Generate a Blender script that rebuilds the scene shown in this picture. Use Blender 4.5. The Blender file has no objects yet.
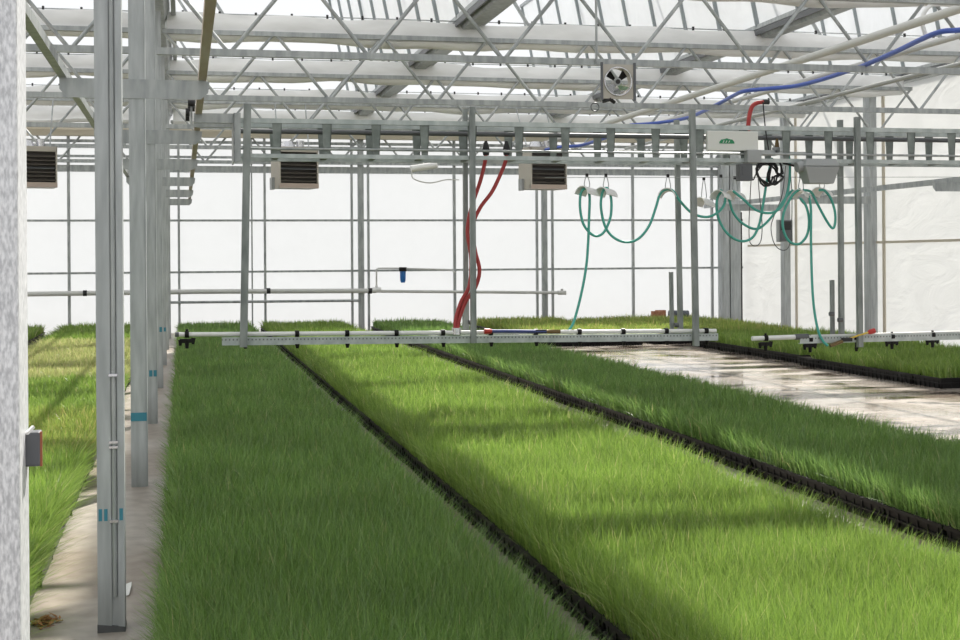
import bpy, math, random
import numpy as np
from mathutils import Vector, Matrix

random.seed(7)
rng = np.random.default_rng(11)
S = bpy.context.scene
COL = S.collection

# ------------------------------------------------------------------ camera
F_PX = 1350.0
HC = 1.55
HOR = 259.0
YAW = math.atan(297.0 / F_PX)
ROLL = math.radians(0.4)
ca, sa = math.cos(YAW), math.sin(YAW)
RIGHT = Vector((ca, -sa, 0)); FWD = Vector((sa, ca, 0)); UP = Vector((0, 0, 1))
CAM = Vector((0, 0, HC))
cam_d = bpy.data.cameras.new('camera')
cam = bpy.data.objects.new('camera', cam_d); COL.objects.link(cam)
cam_d.sensor_width = 36.0
cam_d.lens = F_PX * 36.0 / 960.0
cam_d.shift_y = -(320.0 - HOR) / 960.0
cam_d.clip_end = 400
cam.matrix_world = Matrix.Translation(CAM) @ Matrix.Rotation(-YAW, 4, 'Z') @ Matrix.Rotation(math.pi / 2, 4, 'X') @ Matrix.Rotation(-ROLL, 4, 'Z')
S.camera = cam

def at(u, v, X=None, Y=None, Z=None):
    """the point of the world plane X=, Y= or Z= seen at a pixel"""
    a, b = u - 480.0, v - HOR
    cr, sr = math.cos(ROLL), math.sin(ROLL)
    dx, dy = a * cr - b * sr, a * sr + b * cr
    d = FWD + RIGHT * (dx / F_PX) - UP * (dy / F_PX)
    if Y is not None: t = (Y - CAM.y) / d.y
    elif X is not None: t = (X - CAM.x) / d.x
    else: t = (Z - CAM.z) / d.z
    return CAM + d * t

# ------------------------------------------------------------------ materials
def mat(name, col, rough=0.5, metal=0.0, spec=0.5):
    m = bpy.data.materials.new(name); m.use_nodes = True
    b = m.node_tree.nodes['Principled BSDF']
    b.inputs['Base Color'].default_value = (*col, 1)
    b.inputs['Roughness'].default_value = rough
    b.inputs['Metallic'].default_value = metal
    b.inputs['Specular IOR Level'].default_value = spec
    return m

def noisy(m, c0, c1, scale=12, detail=4, stretch=(1, 1, 1), lo=0.35, hi=0.65, bump=0.0, bscale=None):
    nt = m.node_tree; n = nt.nodes; l = nt.links
    b = n['Principled BSDF']
    tc = n.new('ShaderNodeTexCoord'); mp = n.new('ShaderNodeMapping')
    mp.inputs['Scale'].default_value = stretch
    l.new(tc.outputs['Object'], mp.inputs['Vector'])
    nz = n.new('ShaderNodeTexNoise'); nz.inputs['Scale'].default_value = scale; nz.inputs['Detail'].default_value = detail
    l.new(mp.outputs['Vector'], nz.inputs['Vector'])
    cr = n.new('ShaderNodeValToRGB')
    cr.color_ramp.elements[0].position = lo; cr.color_ramp.elements[0].color = (*c0, 1)
    cr.color_ramp.elements[1].position = hi; cr.color_ramp.elements[1].color = (*c1, 1)
    l.new(nz.outputs['Fac'], cr.inputs['Fac']); l.new(cr.outputs['Color'], b.inputs['Base Color'])
    if bump:
        bp = n.new('ShaderNodeBump'); bp.inputs['Strength'].default_value = bump; bp.inputs['Distance'].default_value = 0.02
        l.new(nz.outputs['Fac'], bp.inputs['Height']); l.new(bp.outputs['Normal'], b.inputs['Normal'])
    return m

galv = noisy(mat('galvanised_steel', (.42, .44, .45), .42, .35), (.29, .31, .315), (.42, .44, .44), 14, 5, (1, 1, .25))
galv_post = noisy(mat('galvanised_post', (.5, .5, .5), .5, .25), (.325, .345, .352), (.49, .515, .522), 22, 6, (1, 1, .12), .3, .7)
galv_mottled = noisy(mat('galvanised_spangle', (.6, .6, .6), .45, .2), (.46, .47, .49), (.78, .79, .81), 260, 5, (1, 1, .35), .35, .65)
galv_green = noisy(mat('galvanised_boom', (.42, .46, .45), .4, .35), (.35, .39, .385), (.50, .54, .53), 10, 4, (1, 1, .4))
pipe_steel = mat('pipe_steel', (.40, .41, .40), .38, .2)
steel_dark = mat('dark_steel', (.12, .125, .13), .5, .3)
rail_rust = noisy(mat('rail_steel', (.4, .38, .3), .6, 0), (.46, .36, .28), (.60, .54, .49), 9, 4, (1, .15, 1))
pvc_white = mat('white_pvc', (.78, .78, .77), .35)
pvc_grey = mat('grey_pvc', (.58, .58, .56), .45)
blackp = noisy(mat('black_plastic', (.006, .006, .006), .5, 0, .25), (.005, .005, .005), (.011, .010, .010), 8, 3)
blackr = mat('black_rubber', (.015, .015, .016), .55)
red_hose_m = mat('red_hose', (.36, .030, .028), .42)
teal_m = mat('teal_hose', (.07, .38, .31), .4)
blue_m = mat('blue_hose', (.07, .13, .50), .4)
navy_m = mat('navy_hose', (.04, .06, .22), .4)
yellow_m = mat('yellow_hose', (.62, .45, .06), .45)
redp = mat('red_plastic', (.45, .03, .025), .4)
brass_m = mat('brass', (.16, .11, .05), .45, .6)
tape_m = mat('teal_tape', (.04, .22, .30), .5)
beige_m = mat('beige_steel', (.44, .41, .36), .5, .1)
panel_m = mat('panel_white', (.66, .67, .64), .5)
logo_m = mat('logo_green', (.01, .22, .09), .5)
greybox_m = mat('grey_enamel', (.33, .345, .35), .45)
dgrey_m = mat('dark_grey_box', (.10, .105, .115), .5)
orange_m = mat('orange_trim', (.28, .08, .03), .5)
filterblue_m = mat('filter_blue', (.03, .16, .48), .3)
terracotta_m = noisy(mat('terracotta', (.36, .16, .09), .8), (.30, .13, .07), (.42, .2, .12), 20)
slate_m = mat('slate_grey', (.10, .11, .13), .5)
leaf_m = noisy(mat('dead_leaf', (.35, .16, .05), .8), (.24, .10, .03), (.46, .24, .08), 30)
paper_m = mat('paper_white', (.8, .8, .78), .7)
louver_m = mat('heater_slat', (.12, .105, .09), .4, .4)
pinkmet_m = mat('heater_lip', (.46, .37, .32), .4, .3)
recess_shade_m = mat('heater_recess_shade', (.035, .03, .026), .7)
chrome_m = mat('chrome', (.6, .6, .62), .2, .9)
cloth_m = noisy(mat('curtain_cloth', (.62, .62, .61), .75), (.70, .70, .69), (.84, .84, .835), 4, 5, (.35, 1, 1), .35, .65, .6)
bar_m = mat('glazing_bar', (.26, .29, .30), .5, .1)
drop_m = noisy(mat('galvanised_tube', (.25, .27, .265), .45, .3), (.17, .19, .185), (.30, .325, .315), 10, 4, (1, 1, .3))
bracket_m = noisy(mat('galvanised_bracket', (.2, .22, .21), .5, .3), (.15, .175, .165), (.24, .27, .255), 10)
tan_m = mat('tan_curtain', (.56, .51, .42), .7)

def film(name, col, wt, crease=0.0, scale=3.0, stretch=(1, 1, 1), var=.90):
    m = bpy.data.materials.new(name); m.use_nodes = True
    nt = m.node_tree; n = nt.nodes; l = nt.links
    n.remove(n['Principled BSDF']); out = n['Material Output']
    tr = n.new('ShaderNodeBsdfTranslucent'); df = n.new('ShaderNodeBsdfDiffuse'); mx = n.new('ShaderNodeMixShader')
    gl = n.new('ShaderNodeBsdfGlossy'); gl.inputs['Roughness'].default_value = .35
    mx2 = n.new('ShaderNodeMixShader'); mx2.inputs[0].default_value = .04
    mx.inputs[0].default_value = wt
    tc = n.new('ShaderNodeTexCoord'); mp = n.new('ShaderNodeMapping'); mp.inputs['Scale'].default_value = stretch
    nz = n.new('ShaderNodeTexNoise'); nz.inputs['Scale'].default_value = scale; nz.inputs['Detail'].default_value = 6
    nz.inputs['Distortion'].default_value = 1.2
    l.new(tc.outputs['Object'], mp.inputs['Vector']); l.new(mp.outputs['Vector'], nz.inputs['Vector'])
    cr = n.new('ShaderNodeValToRGB')
    cr.color_ramp.elements[0].position = .3; cr.color_ramp.elements[0].color = (*[c * var for c in col], 1)
    cr.color_ramp.elements[1].position = .6; cr.color_ramp.elements[1].color = (*col, 1)
    l.new(nz.outputs['Fac'], cr.inputs['Fac'])
    for s in (tr, df): l.new(cr.outputs['Color'], s.inputs['Color'])
    if crease:
        bp = n.new('ShaderNodeBump'); bp.inputs['Strength'].default_value = crease; bp.inputs['Distance'].default_value = .05
        l.new(nz.outputs['Fac'], bp.inputs['Height'])
        for s in (tr, df, gl): l.new(bp.outputs['Normal'], s.inputs['Normal'])
    l.new(df.outputs[0], mx.inputs[1]); l.new(tr.outputs[0], mx.inputs[2])
    l.new(mx.outputs[0], mx2.inputs[1]); l.new(gl.outputs[0], mx2.inputs[2])
    l.new(mx2.outputs[0], out.inputs['Surface'])
    return m

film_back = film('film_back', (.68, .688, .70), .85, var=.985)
film_right = film('film_right', (.87, .87, .86), .66, .8, 1.3, (1, .6, 1.6), var=.96)
film_roof = film('film_roof', (.86, .87, .885), .55, var=.96)

def floor_material():
    m = mat('concrete', (.5, .47, .43), .5)
    nt = m.node_tree; n = nt.nodes; l = nt.links; b = n['Principled BSDF']
    tc = n.new('ShaderNodeTexCoord')
    def noise(scale, detail, sc=(1, 1, 1)):
        mp = n.new('ShaderNodeMapping'); mp.inputs['Scale'].default_value = sc
        l.new(tc.outputs['Object'], mp.inputs['Vector'])
        z = n.new('ShaderNodeTexNoise'); z.inputs['Scale'].default_value = scale; z.inputs['Detail'].default_value = detail
        l.new(mp.outputs['Vector'], z.inputs['Vector']); return z
    def ramp(src, p0, c0, p1, c1):
        r = n.new('ShaderNodeValToRGB'); e = r.color_ramp.elements
        e[0].position = p0; e[0].color = (*c0, 1); e[1].position = p1; e[1].color = (*c1, 1)
        l.new(src, r.inputs['Fac']); return r
    big = noise(.8, 6); fine = noise(9, 5)
    base = ramp(fine.outputs['Fac'], .3, (.31, .27, .235), .7, (.45, .405, .36))
    mx = n.new('ShaderNodeMixRGB'); mx.blend_type = 'MULTIPLY'; mx.inputs[0].default_value = .8
    st = ramp(big.outputs['Fac'], .38, (.66, .58, .50), .6, (1, 1, 1))
    l.new(base.outputs['Color'], mx.inputs[1]); l.new(st.outputs['Color'], mx.inputs[2])
    # muddy streaks and scraps of moss in the washed bay between the beds
    mud = noise(1.5, 9, (1, 1.2, 1)); mudr = ramp(mud.outputs['Fac'], .57, (1, 1, 1), .62, (.16, .13, .10))
    sep = n.new('ShaderNodeSeparateXYZ'); l.new(tc.outputs['Object'], sep.inputs['Vector'])
    mr = n.new('ShaderNodeMapRange'); mr.inputs['From Min'].default_value = 5.0; mr.inputs['From Max'].default_value = 5.6
    l.new(sep.outputs['X'], mr.inputs['Value'])
    mx2 = n.new('ShaderNodeMixRGB'); mx2.blend_type = 'MULTIPLY'
    l.new(mr.outputs['Result'], mx2.inputs[0]); l.new(mx.outputs['Color'], mx2.inputs[1]); l.new(mudr.outputs['Color'], mx2.inputs[2])
    l.new(mx2.outputs['Color'], b.inputs['Base Color'])
    # wet: smooth pools among drier streaks
    wet = noise(1.6, 7, (.7, 1.6, 1))
    rr = n.new('ShaderNodeMapRange'); rr.inputs['From Min'].default_value = .38; rr.inputs['From Max'].default_value = .62
    rr.inputs['To Min'].default_value = .06; rr.inputs['To Max'].default_value = .26
    l.new(wet.outputs['Fac'], rr.inputs['Value'])
    rmix = n.new('ShaderNodeMix'); rmix.data_type = 'FLOAT'
    rmix.inputs[2].default_value = .42
    l.new(mr.outputs['Result'], rmix.inputs[0]); l.new(rr.outputs['Result'], rmix.inputs[3])
    l.new(rmix.outputs[0], b.inputs['Roughness'])
    bp = n.new('ShaderNodeBump'); bp.inputs['Strength'].default_value = .06; bp.inputs['Distance'].default_value = .02
    l.new(wet.outputs['Fac'], bp.inputs['Height']); l.new(bp.outputs['Normal'], b.inputs['Normal'])
    return m
concrete = floor_material()

def grass_material(name, dark, light, straw, amount):
    m = bpy.data.materials.new(name); m.use_nodes = True
    nt = m.node_tree; n = nt.nodes; l = nt.links
    n.remove(n['Principled BSDF']); out = n['Material Output']
    a = n.new('ShaderNodeAttribute'); a.attribute_name = 'blade'
    cr = n.new('ShaderNodeValToRGB'); e = cr.color_ramp.elements
    e[0].position = 0; e[0].color = (*dark, 1); e[1].position = 1 - amount; e[1].color = (*light, 1)
    x = e.new(min(.995, 1 - amount + .02)); x.color = (*straw, 1)
    l.new(a.outputs['Fac'], cr.inputs['Fac'])
    g = n.new('ShaderNodeTexCoord'); nz = n.new('ShaderNodeTexNoise'); nz.inputs['Scale'].default_value = 1.1; nz.inputs['Detail'].default_value = 3
    l.new(g.outputs['Object'], nz.inputs['Vector'])
    hs = n.new('ShaderNodeHueSaturation')
    mr = n.new('ShaderNodeMapRange'); mr.inputs['From Min'].default_value = .3; mr.inputs['From Max'].default_value = .7
    mr.inputs['To Min'].default_value = .82; mr.inputs['To Max'].default_value = 1.15
    l.new(nz.outputs['Fac'], mr.inputs['Value']); l.new(mr.outputs['Result'], hs.inputs['Value'])
    l.new(cr.outputs['Color'], hs.inputs['Color'])
    df = n.new('ShaderNodeBsdfDiffuse'); tr = n.new('ShaderNodeBsdfTranslucent'); gl = n.new('ShaderNodeBsdfGlossy')
    gl.inputs['Roughness'].default_value = .3
    m1 = n.new('ShaderNodeMixShader'); m1.inputs[0].default_value = .45
    m2 = n.new('ShaderNodeMixShader'); m2.inputs[0].default_value = .06
    l.new(hs.outputs['Color'], df.inputs['Color']); l.new(hs.outputs['Color'], tr.inputs['Color'])
    l.new(df.outputs[0], m1.inputs[1]); l.new(tr.outputs[0], m1.inputs[2])
    l.new(m1.outputs[0], m2.inputs[1]); l.new(gl.outputs[0], m2.inputs[2]); l.new(m2.outputs[0], out.inputs['Surface'])
    return m
grass_shaded = grass_material('grass_shaded', (.100, .205, .043), (.265, .415, .108), (.46, .44, .20), .03)  # deepened green: some of the shade on its two beds is in the colour
grass_yellow_green = grass_material('grass_yellow_green', (.132, .235, .036), (.312, .445, .092), (.55, .52, .24), .04)  # yellower green; puts part of the middle bed's sunlight into the colour
grass_pale = grass_material('grass_pale', (.19, .28, .05), (.38, .48, .11), (.60, .50, .20), .12)
grass_straw = grass_material('grass_straw', (.30, .35, .11), (.46, .50, .19), (.60, .54, .28), .2)
soil_m = noisy(mat('potting_soil', (.05, .04, .025), .95), (.03, .025, .018), (.075, .06, .035), 40)

# ------------------------------------------------------------------ mesh builder
def wloc(o):
    p = Vector((0, 0, 0))
    while o is not None:
        p += o.location; o = o.parent
    return p

class MB:
    def __init__(s): s.v = []; s.f = []
    def add(s, vs, fs):
        b = len(s.v); s.v += [tuple(v) for v in vs]; s.f += [tuple(i + b for i in f) for f in fs]; return s
    def hexa(s, p):
        return s.add(p, [(0, 3, 2, 1), (4, 5, 6, 7), (0, 1, 5, 4), (1, 2, 6, 5), (2, 3, 7, 6), (3, 0, 4, 7)])
    def box(s, c, size, rz=0.0):
        hx, hy, hz = [q / 2 for q in size]; R = Matrix.Rotation(rz, 3, 'Z'); c = Vector(c)
        return s.hexa([c + R @ Vector(q) for q in ((-hx, -hy, -hz), (hx, -hy, -hz), (hx, hy, -hz), (-hx, hy, -hz), (-hx, -hy, hz), (hx, -hy, hz), (hx, hy, hz), (-hx, hy, hz))])
    def bx(s, x0, x1, y0, y1, z0, z1):
        return s.box(((x0 + x1) / 2, (y0 + y1) / 2, (z0 + z1) / 2), (x1 - x0, y1 - y0, z1 - z0))
    def bar(s, p0, p1, w, h):
        p0, p1 = Vector(p0), Vector(p1); d = (p1 - p0).normalized()
        ref = UP if abs(d.z) < .95 else Vector((0, 1, 0))
        a = d.cross(ref).normalized() * (w / 2); b = a.cross(d).normalized() * (h / 2)
        return s.hexa([p0 - a - b, p0 + a - b, p1 + a - b, p1 - a - b, p0 - a + b, p0 + a + b, p1 + a + b, p1 - a + b])
    def path(s, pts, r, n=8, cap=True):
        pts = [Vector(p) for p in pts]; m = len(pts)
        t0 = (pts[1] - pts[0]).normalized(); ref = UP if abs(t0.z) < .9 else Vector((1, 0, 0))
        a = t0.cross(ref).normalized(); vs = []
        for i, p in enumerate(pts):
            t = (pts[min(i + 1, m - 1)] - pts[max(i - 1, 0)]).normalized()
            a = (a - t * a.dot(t)).normalized(); b = t.cross(a)
            rr = r[i] if isinstance(r, (list, tuple)) else r
            vs += [p + (a * math.cos(2 * math.pi * k / n) + b * math.sin(2 * math.pi * k / n)) * rr for k in range(n)]
        fs = [(i * n + k, i * n + (k + 1) % n, (i + 1) * n + (k + 1) % n, (i + 1) * n + k) for i in range(m - 1) for k in range(n)]
        if cap: fs += [tuple(range(n))[::-1], tuple((m - 1) * n + k for k in range(n))]
        return s.add(vs, fs)
    def tube(s, p0, p1, r, n=10): return s.path([p0, p1], r, n)
    def prism(s, poly, y0, y1):
        """polygon of (x, z) pulled along Y"""
        n = len(poly)
        vs = [(x, y0, z) for x, z in poly] + [(x, y1, z) for x, z in poly]
        return s.add(vs, [tuple(range(n)), tuple(range(n, 2 * n))[::-1]] + [(k, k + n, (k + 1) % n + n, (k + 1) % n) for k in range(n)])
    def xsweep(s, poly, x0, x1, seg=1, wob=None):
        """polygon of (y, z) pulled along X, with an optional sag function"""
        n = len(poly); vs = []
        for i in range(seg + 1):
            x = x0 + (x1 - x0) * i / seg
            dy, dz, k = wob(x) if wob else (0, 0, 1)
            vs += [(x, y * k + dy, z * k + dz) for y, z in poly]
        fs = [(i * n + k, (i + 1) * n + k, (i + 1) * n + (k + 1) % n, i * n + (k + 1) % n) for i in range(seg) for k in range(n)]
        fs += [tuple(range(n)), tuple(seg * n + k for k in range(n))[::-1]]
        return s.add(vs, fs)
    def ring(s, c, R, r, axis='Y', n=24, m=8, R2=None):
        c = Vector(c); pts = []
        for i in range(n):
            t = 2 * math.pi * i / n
            e = {'X': Vector((0, math.cos(t), math.sin(t))), 'Y': Vector((math.cos(t), 0, math.sin(t))), 'Z': Vector((math.cos(t), math.sin(t), 0))}[axis]
            pts.append(e)
        ax = {'X': Vector((1, 0, 0)), 'Y': Vector((0, 1, 0)), 'Z': Vector((0, 0, 1))}[axis]
        vs = [c + e * (R + r * math.cos(2 * math.pi * k / m)) + ax * (r * math.sin(2 * math.pi * k / m)) for e in pts for k in range(m)]
        fs = [(i * m + k, ((i + 1) % n) * m + k, ((i + 1) % n) * m + (k + 1) % m, i * m + (k + 1) % m) for i in range(n) for k in range(m)]
        return s.add(vs, fs)
    def build(s, name, material, parent=None, smooth=False, bevel=0.0, label=None, kind=None):
        off = wloc(parent) if parent is not None else Vector((0, 0, 0))
        me = bpy.data.meshes.new(name)
        me.from_pydata([(x - off.x, y - off.y, z - off.z) for x, y, z in s.v], [], s.f)
        me.materials.append(material)
        import bmesh
        bm = bmesh.new(); bm.from_mesh(me); bmesh.ops.recalc_face_normals(bm, faces=bm.faces); bm.to_mesh(me); bm.free()
        if smooth:
            me.polygons.foreach_set('use_smooth', [True] * len(me.polygons))
            me.set_sharp_from_angle(angle=math.radians(50))
        o = bpy.data.objects.new(name, me); COL.objects.link(o)
        if parent is not None: o.parent = parent
        if bevel:
            b = o.modifiers.new('bevel', 'BEVEL'); b.width = bevel; b.segments = 2; b.limit_method = 'ANGLE'
        if label: o['label'] = label
        if kind: o['kind'] = kind
        return o

def tag(o, label, cat, group=None):
    o['label'] = label; o['category'] = cat
    if group: o['group'] = group
    return o
def thing(name, loc, label=None, cat=None, group=None):
    o = bpy.data.objects.new(name, None); COL.objects.link(o); o.location = loc; o.empty_display_size = .1
    if label: tag(o, label, cat, group)
    return o
def struct(o): o['kind'] = 'structure'; return o
def dup(root, loc, label=None, kids=True):
    r = root.copy(); COL.objects.link(r); r.location = loc
    if label: r['label'] = label
    if kids:
        for ch in list(root.children):
            c = ch.copy(); COL.objects.link(c); c.parent = r
            for g in list(ch.children):
                d = g.copy(); COL.objects.link(d); d.parent = c
    return r
def spline(pts, k=6):
    pts = [Vector(p) for p in pts]; q = [2 * pts[0] - pts[1]] + pts + [2 * pts[-1] - pts[-2]]; out = []
    for i in range(1, len(q) - 2):
        a, b, c, d = q[i - 1:i + 3]
        for j in range(k):
            t = j / k
            out.append(.5 * ((2 * b) + (c - a) * t + (2 * a - 5 * b + 4 * c - d) * t * t + (3 * b - a - 3 * c + d) * t ** 3))
    out.append(pts[-1]); return out

# ------------------------------------------------------------------ measures of the house
XL, XG, XR = -13.4, -0.3, 12.85      # left wall, gutter row, right wall
YB = 29.7                            # back wall
ZE, ZR = 4.75, 6.85                  # eaves, ridge
XM = (XG + XR) / 2; XML = (XL + XG) / 2
YF = -3.0
TR_Y = [2.3 + 3.9 * k for k in range(8)]
# floor
fl = struct(MB().bx(XL, XR, YF, YB + .3, -.2, 0).build('floor', concrete))

# ------------------------------------------------------------------ walls of film with their rails
wb = MB().bx(XL, XR, YB, YB + .006, 0, ZE)
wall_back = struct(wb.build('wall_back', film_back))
wall_right = struct(MB().bx(XR, XR + .006, YF, YB, 0, ZE).build('wall_right', film_right))
wall_left = struct(MB().bx(XL - .006, XL, YF, YB, 0, ZE).build('wall_left', film_right))

def zb(v, u=183): return at(u, v, Y=YB - .05).z
for v, w in ((220.5, .045), (272.3, .045)):
    MB().bx(XL, XR, YB - .06, YB - .015, zb(v) - w / 2, zb(v) + w / 2).build('wall_rail', galv, wall_back)
MB().bx(XL, XR, YB - .13, YB - .02, zb(172.5), zb(166)).build('header_beam', galv, wall_back)
for v, w in ((142, .06), (147.5, .05), (157, .05)):
    MB().bx(XL, XR, YB - .08, YB - .02, zb(v) - w / 2, zb(v) + w / 2).build('wall_rail', galv, wall_back)
for u, w in ((69, .06), (179, .05), (252, .03), (265, .05), (352, .05), (361, .13), (368.5, .05), (454.5, .06), (537, .05), (544.5, .13), (552.5, .05), (633, .055), (712, .05)):
    p = at(u, 250, Y=YB - .1)
    MB().bx(p.x - w / 2, p.x + w / 2, YB - .13, YB - .065, 0, ZE - .03).build('wall_stud', galv, wall_back)
p = at(720.5, 250, Y=YB - .3)
for k, (a, b) in enumerate(((p.x, p.x + .20), (p.x + .225, p.x + .48))):
    MB().bx(a, b, YB - .36, YB - .14, 0, ZE - .05).bx(a + .05, a + .075, YB - .37, YB - .36, 0, ZE - .05).build('corner_post', galv_post, wall_back, bevel=.01)
MB().bx(p.x + .49, p.x + .54, YB - .30, YB - .14, 0, 2.6).build('dark_gap_strip', blackr, wall_back, label='black strip standing in for the dark gap down the corner')  # solid black strip drawn for the dark gap beside the corner post

# right wall studs, seam batten
for u, w in ((785, .11), (870, .17)):
    q = at(u, 270, X=XR - .1)
    MB().bx(XR - .16, XR - .01, q.y - w / 2 - .04, q.y + w / 2 + .04, 0, ZE - .02).build('wall_post', galv_post, wall_right, bevel=.008)
    MB().bx(XR - .03, XR - .005, q.y - .42, q.y - .34, 0, ZE - .02).build('edge_strip', tan_m, wall_right)
for y in (18.9, 15.0, 11.1, 7.2):
    MB().bx(XR - .16, XR - .01, y - .1, y + .1, 0, ZE - .02).build('wall_post', galv_post, wall_right)
MB().bx(XR - .035, XR - .005, YF, YB - .4, 1.79, 1.835).build('seam_batten', tan_m, wall_right)

# ------------------------------------------------------------------ open roof: gutters on the trusses, roof panels standing open beside them
ZG = 4.76
GUT = [(-.30, 'galvanised roof gutter on top of the row of posts'), (3.82, 'galvanised roof gutter over the two left beds'), (8.17, 'thick galvanised roof gutter near the top right corner'), (12.70, 'galvanised roof gutter along the top of the right film wall')]
PANEL = ['white roof panel standing open above the row of posts', 'white barred roof panel standing open at top centre', 'white barred roof panel standing open at top right', 'white barred roof panel standing open over the right film wall']
for (gx, lab), plab in zip(GUT, PANEL):
    t = thing('roof_gutter', (gx, 0, ZG), lab, 'gutter', 'roof gutters')
    MB().prism([(gx - .09, ZG - .09), (gx + .09, ZG - .09), (gx + .16, ZG + .07), (gx + .145, ZG + .07), (gx + .075, ZG - .07), (gx - .075, ZG - .07), (gx - .145, ZG + .07), (gx - .16, ZG + .07)], YF, YB + .1).build('channel', galv, t)
    MB().bx(gx + .17, gx + .23, YF, YB + .1, ZG - .02, ZG + .05).build('drip_rail', galv, t)
    MB().bx(gx - .19, gx - .165, YF, YB + .1, ZG - .06, ZG + .02).build('drip_rail', steel_dark, t)
    p = thing('roof_panel', (gx - .12, 0, ZG + .05), plab, 'roof panel', 'roof panels standing open')
    bx_, bz_, hgt, ln = gx - .14, ZG + .06, 2.45, .20
    tx_, tz_ = bx_ - ln * hgt, bz_ + hgt
    m = MB(); m.hexa([(bx_, YF, bz_), (bx_ + .008, YF, bz_), (bx_ + .008, YB, bz_), (bx_, YB, bz_), (tx_, YF, tz_), (tx_ + .008, YF, tz_), (tx_ + .008, YB, tz_), (tx_, YB, tz_)])
    m.build('film_sheet', film_roof, p)
    y = YB - .1; first = None
    while y > YF:
        if first is None:
            first = MB().bar((bx_ - .025, y, bz_), (tx_ - .025, y, tz_), .05, .045).build('glazing_bar', bar_m, p); f0 = first.location.copy()
        else:
            c = first.copy(); COL.objects.link(c); c.parent = p; c.location = f0 + Vector((0, y - (YB - .1), 0))
        y -= 1.3
    for a, b in ((bx_, bz_), (tx_, tz_)):
        MB().bx(a - .045, a + .02, YF, YB, b - .03, b + .03).build('edge_rail', galv, p)
    if gx < 12:
        for y in TR_Y[2:7]:
            a = MB(); a.bar((gx + .95, y + .12, 4.60), (tx_ + .18 * 1, y + .12, bz_ + 2.0), .04, .04); a.build('lift_arm', galv, p)

# ------------------------------------------------------------------ trusses
ZC, ZT = 3.67, 4.52      # bottom and top chord
def truss_bay(x0, x1, y, label, group='lattice roof trusses'):
    t = thing('roof_truss', (x0, y, ZC), label, 'roof truss', group)
    MB().bx(x0, x1, y - .035, y + .035, ZC - .035, ZC + .035).build('bottom_chord', galv, t)
    MB().bx(x0, x1, y - .03, y + .03, ZT - .03, ZT + .03).build('top_chord', galv, t)
    n = 9; step = (x1 - x0) / n
    web = None
    for i in range(n):
        a, b, c = x0 + i * step, x0 + (i + .5) * step, x0 + (i + 1) * step
        MB().tube((a + .03, y, ZT - .02), (b - .03, y, ZC + .03), .021, 8).build('web', galv, t)
        MB().tube((b + .03, y, ZC + .03), (c - .03, y, ZT - .02), .021, 8).build('web', galv, t)
    return t
MAIN = ['lattice truss over the seedling beds just above the camera', 'second lattice truss over the beds, above the near end of the posts', 'lattice truss whose lower bar cuts the top right corner',
        'lattice truss that carries the square circulation fan', 'lattice truss next behind the one with the fan', 'lattice truss seen just over the top bars of the watering boom',
        'lattice truss above the unit heaters in front of the back wall', 'lattice truss standing against the white back wall']
SIDE = ['lattice truss of the left bay just above the camera', 'second lattice truss of the left bay', 'third lattice truss of the left bay behind the nearest post',
        'left bay truss left of the posts, on line with the fan truss', 'left bay truss left of the posts, one behind the fan line', 'left bay truss third behind the nearest post, low left of posts',
        'left bay truss above the heater beside the nearest post', 'left bay truss against the back wall']
tm = truss_bay(XG + .06, XR - .17, TR_Y[0], MAIN[0])
ts = truss_bay(XL + .02, XG - .06, TR_Y[0], SIDE[0])
for k in range(1, 8):
    y = TR_Y[k] if k < 7 else YB - .2
    dup(tm, (XG + .06, y, ZC), MAIN[k]); dup(ts, (XL + .02, y, ZC), SIDE[k])

# folded shade curtains hanging along the upper chords
def curtain(x0, x1, y, label, seed):
    r = random.Random(seed); ph = [r.uniform(0, 6.28) for _ in range(6)]
    t = thing('folded_shade_curtain', (x0, y, 4.60), label, 'shade curtain', 'folded shade curtains')
    prof = [(-.10, .165), (-.135, .08), (-.15, -.02), (-.135, -.085), (-.15, -.11), (-.12, -.165), (-.03, -.185), (.06, -.17), (.12, -.09), (.13, .02), (.10, .13), (.03, .175)]
    def wob(x):
        return (y + .17 + .012 * math.sin(x * 1.9 + ph[0]), 4.60 + .018 * math.sin(x * 1.1 + ph[1]) + .01 * math.sin(x * 3.7 + ph[2]), 1 + .07 * math.sin(x * 2.3 + ph[3]) + .05 * math.sin(x * 5.1 + ph[4]))
    MB().xsweep(prof, x0, x1, 60, wob).build('cloth', cloth_m, t, True)
    x = x0 + .2; hk = MB().box((x, y + .10, 4.79), (.028, .028, .05)).build('hook', blackr, t); h0 = hk.location.copy()
    while x < x1 - .5:
        x += .47; c = hk.copy(); COL.objects.link(c); c.parent = t; c.location = h0 + Vector((x - x0 - .2, 0, 0))
    MB().tube((x0, y + .10, 4.785), (x1, y + .10, 4.785), .008, 6).build('support_wire', galv, t)
    return t
CM = ['folded white shade curtain on the second truss over the beds', 'folded white shade curtain on the truss at the top right corner', 'folded white shade curtain above the truss with the fan',
      'uppermost thick white curtain bundle crossing the picture, behind the fan truss', 'second thick white curtain bundle from the top, behind the fan', 'third white curtain bundle from the top, over the watering boom',
      'lowest white curtain bundle over the beds, by the back wall']
CS = ['folded curtain of the left bay above the camera', 'folded curtain of the left bay, second', 'folded curtain of the left bay, third', 'topmost curtain bundle seen between the nearest post and the second',
      'second curtain bundle from the top between the two nearest posts', 'third curtain bundle from the top between the two nearest posts', 'lowest curtain bundle between the two nearest posts']
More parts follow.
